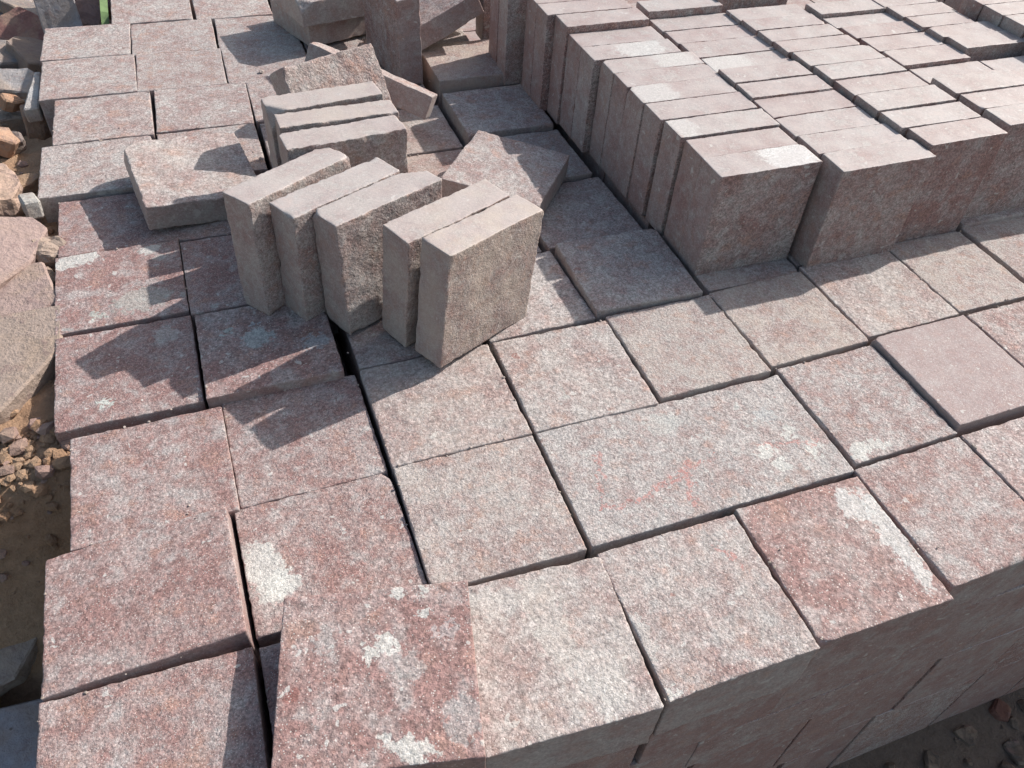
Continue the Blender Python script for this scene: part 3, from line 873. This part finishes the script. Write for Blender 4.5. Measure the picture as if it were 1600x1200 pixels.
rub(22, 138, -.26, shard(.20, .14, 17, 6), .05, (8, 4, -10), (.34, .32, .32), 'grey slab in shade below the red-brown slab, left edge', 17, .004)
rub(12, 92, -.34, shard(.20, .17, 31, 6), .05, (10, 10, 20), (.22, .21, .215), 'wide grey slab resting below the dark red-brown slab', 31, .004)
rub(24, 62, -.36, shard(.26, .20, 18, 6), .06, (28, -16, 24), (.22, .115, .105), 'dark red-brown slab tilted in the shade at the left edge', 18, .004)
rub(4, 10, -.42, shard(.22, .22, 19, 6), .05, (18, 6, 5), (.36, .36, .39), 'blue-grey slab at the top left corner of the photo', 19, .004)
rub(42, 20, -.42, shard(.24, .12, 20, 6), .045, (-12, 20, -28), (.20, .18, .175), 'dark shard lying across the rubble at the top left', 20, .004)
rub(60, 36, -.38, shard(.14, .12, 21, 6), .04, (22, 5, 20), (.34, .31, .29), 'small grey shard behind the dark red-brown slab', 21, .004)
rub(58, 92, -.34, shard(.18, .2, 32, 6), .05, (4, 22, 10), (.25, .20, .18), 'brown-grey slab sunk in the gap left of the far corner', 32, .004)
rub(92, 22, -.13, [(-.055, -.14), (.055, -.14), (.05, .16), (-.05, .15)], .05, (74, 0, 6), (.40, .41, .46),
    'smooth blue-grey slab standing upright behind the far left corner', 22, .0012)
rub(128, 22, -.16, shard(.13, .13, 23, 6), .06, (40, 12, 18), (.26, .19, .18), 'brown shard right of the upright blue-grey slab', 23, .006)
rub(152, 8, -.18, shard(.13, .12, 24, 6), .06, (20, 20, 40), BROWNC, 'brown lump in the dark gap beside the green strap', 24, .008)
rub(150, 40, -.20, shard(.12, .10, 33, 6), .05, (10, 30, 10), (.30, .2, .17), 'low brown shard directly below the green strap', 33, .006)
rub(3, 222, -.045, shard(.055, .06, 25, 6), .045, (10, 30, 10), (.44, .27, .19), 'orange-brown stone at the left edge with a black shadow', 25, .005)
rub(22, 226, -.06, shard(.06, .045, 26, 5), .03, (6, -12, 30), (.22, .18, .165), 'dark triangular chip at the edge of the sunlit sand', 26, .004)
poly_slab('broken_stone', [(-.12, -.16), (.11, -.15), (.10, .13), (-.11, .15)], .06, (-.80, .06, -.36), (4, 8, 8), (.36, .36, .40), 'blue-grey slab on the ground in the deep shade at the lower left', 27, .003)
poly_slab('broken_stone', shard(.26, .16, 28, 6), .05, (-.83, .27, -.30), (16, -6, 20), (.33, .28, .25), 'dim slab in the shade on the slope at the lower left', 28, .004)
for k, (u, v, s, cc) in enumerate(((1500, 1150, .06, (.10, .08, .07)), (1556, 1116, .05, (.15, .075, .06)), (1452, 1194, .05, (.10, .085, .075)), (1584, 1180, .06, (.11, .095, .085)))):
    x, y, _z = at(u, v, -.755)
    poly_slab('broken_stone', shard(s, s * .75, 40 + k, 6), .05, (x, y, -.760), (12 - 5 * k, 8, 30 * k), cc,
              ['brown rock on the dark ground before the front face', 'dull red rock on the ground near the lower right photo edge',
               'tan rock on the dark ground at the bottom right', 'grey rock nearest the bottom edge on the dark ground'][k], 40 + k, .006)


# sand clods and crumbs
def lumps(name, spots, label, cat, mat, color):
    t = (1 + 5 ** .5) / 2
    ico = np.array([(-1, t, 0), (1, t, 0), (-1, -t, 0), (1, -t, 0), (0, -1, t), (0, 1, t), (0, -1, -t), (0, 1, -t), (t, 0, -1), (t, 0, 1), (-t, 0, -1), (-t, 0, 1)]) / 1.9
    fc = [(0, 11, 5), (0, 5, 1), (0, 1, 7), (0, 7, 10), (0, 10, 11), (1, 5, 9), (5, 11, 4), (11, 10, 2), (10, 7, 6), (7, 1, 8), (3, 9, 4), (3, 4, 2), (3, 2, 6), (3, 6, 8), (3, 8, 9), (4, 9, 5), (2, 4, 11), (6, 2, 10), (8, 6, 7), (9, 8, 1)]
    v, f = [], []
    r = np.random.RandomState(3)
    for (x, y, z, s) in spots:
        b = len(v)
        q = ico * (1 + r.uniform(-.28, .28, (12, 1))) * s * np.array([1, r.uniform(.7, 1.1), r.uniform(.5, .8)])
        a = r.uniform(0, 6.28)
        ca, sa = math.cos(a), math.sin(a)
        q = np.stack([q[:, 0] * ca - q[:, 1] * sa + x, q[:, 0] * sa + q[:, 1] * ca + y, q[:, 2] + z], 1)
        v.extend(q.tolist())
        f.extend([[b + i for i in tri] for tri in fc])
    me = bpy.data.meshes.new(name)
    me.from_pydata(v, [], f)
    me.materials.append(mat)
    o = bpy.data.objects.new(name, me)
    o.color = color
    col.objects.link(o)
    tag(o, label, cat, kind='stuff')


r = np.random.RandomState(11)
sp = []
for k in range(420):
    x = r.uniform(-.9, -.61)
    y = r.choice([r.uniform(.28, .46), r.uniform(.8, 1.3), r.uniform(.3, 2.0)])
    if k % 3 == 0:
        x, y = r.uniform(-.74, -.612), r.uniform(.33, .45)
    s = .003 + .011 * r.rand() ** 3
    z = float(terrain(np.array([x]), np.array([y]))[0])
    sp.append((x, y, z + s * .25, s))
lumps('soil_clods', sp, 'crumbling orange-tan clods of sand on the bank', 'soil', SOIL, (1, 1, 1, 1))
ch = []
for k in range(150):
    x, y = r.uniform(-.86, -.612), r.choice([r.uniform(.3, .46), r.uniform(.75, 1.35)])
    s_ = .004 + .012 * r.rand() ** 2
    ch.append((x, y, float(terrain(np.array([x]), np.array([y]))[0]) + s_ * .35, s_))
lumps('stone_chips', ch, 'angular reddish stone chips strewn on the sandy bank', 'stone chips', RUBBLE, (.30, .20, .17, 1))
for k in range(260):
    x, y = r.uniform(.55, 1.4), r.uniform(-.75, -.215)
    s_ = .004 + .018 * r.rand() ** 3
    sp.append((x, y, float(terrain(np.array([x]), np.array([y]))[0]) + s_ * .2, s_))
lumps('soil_clods', sp[-260:], 'dark dirt clods on the ground before the front face', 'soil', SOIL, (1, 1, 1, 1))
sp = []
for k in range(300):
    x, y = r.uniform(-.6, .95), r.uniform(-.18, 1.7)
    if x > .38 and y > .42:
        continue
    sp.append((x, y, .0012, (.0006 + .0014 * r.rand() ** 3)))
for (k, cx, cy, zt, rx, ry, rz, w, d, tone, lab) in FLAT:
    if cy < .45 or (cx < .1 and cy < 1.4):
        for q in range(7):
            a_ = r.uniform(-.5, .5)
            e_ = r.choice([-1, 1]) * (.5 - .012 * r.rand())
            lx, ly = (a_ * w, e_ * d) if r.rand() < .5 else (e_ * w, a_ * d)
            s_ = .0008 + .0017 * r.rand() ** 2
            sp.append((cx + lx, cy + ly, zt + s_ * .4, s_))
sp += [(-.205, 1.415, .003, .006), (-.26, 1.03, .004, .004)]
lumps('stone_crumbs', sp, 'tiny crumbs of stone scattered on the slabs', 'crumbs', RUBBLE, (.42, .36, .33, 1))


# ------------------------------------------------------------------ green strap, twig
def ribbon(name, path, w, thick, color, label, cat, rough=.5):
    v, f = [], []
    for i, p in enumerate(path):
        p = Vector(p)
        d = (Vector(path[min(i + 1, len(path) - 1)]) - Vector(path[max(i - 1, 0)])).normalized()
        s = d.cross(Vector((.25, -.5, .8))).normalized() * w / 2
        n = s.cross(d).normalized() * thick / 2
        v += [tuple(p + s + n), tuple(p - s + n), tuple(p - s - n), tuple(p + s - n)]
    for i in range(len(path) - 1):
        for k in range(4):
            f.append((i * 4 + k, i * 4 + (k + 1) % 4, i * 4 + 4 + (k + 1) % 4, i * 4 + 4 + k))
    f += [(3, 2, 1, 0), tuple(len(v) - 4 + k for k in range(4))]
    me = bpy.data.meshes.new(name)
    me.from_pydata(v, [], f)
    t = NT(name + '_surface')
    n1 = t.noise(t.node('ShaderNodeTexCoord').outputs['Object'], 30, 4)
    t.l.new(t.mix(t.ramp(n1, .35, .65), color, tuple(c * .6 for c in color)), t.bsdf.inputs['Base Color'])
    t.bsdf.inputs['Roughness'].default_value = rough
    me.materials.append(t.mat)
    o = bpy.data.objects.new(name, me)
    col.objects.link(o)
    return tag(o, label, cat)


ribbon('plastic_strap', [(-.545, 1.785, -.06), (-.535, 1.84, .0), (-.528, 1.90, .035), (-.525, 1.98, .05)], .018, .002, (.17, .27, .10),
       'green plastic strap standing up beside the farthest left slab', 'strap')
ribbon('twig', [(-.80, .372, -.030), (-.74, .362, -.032), (-.70, .352, -.036)], .010, .008, (.03, .022, .018),
       'short black stick on the sand at the left edge', 'stick', .9)
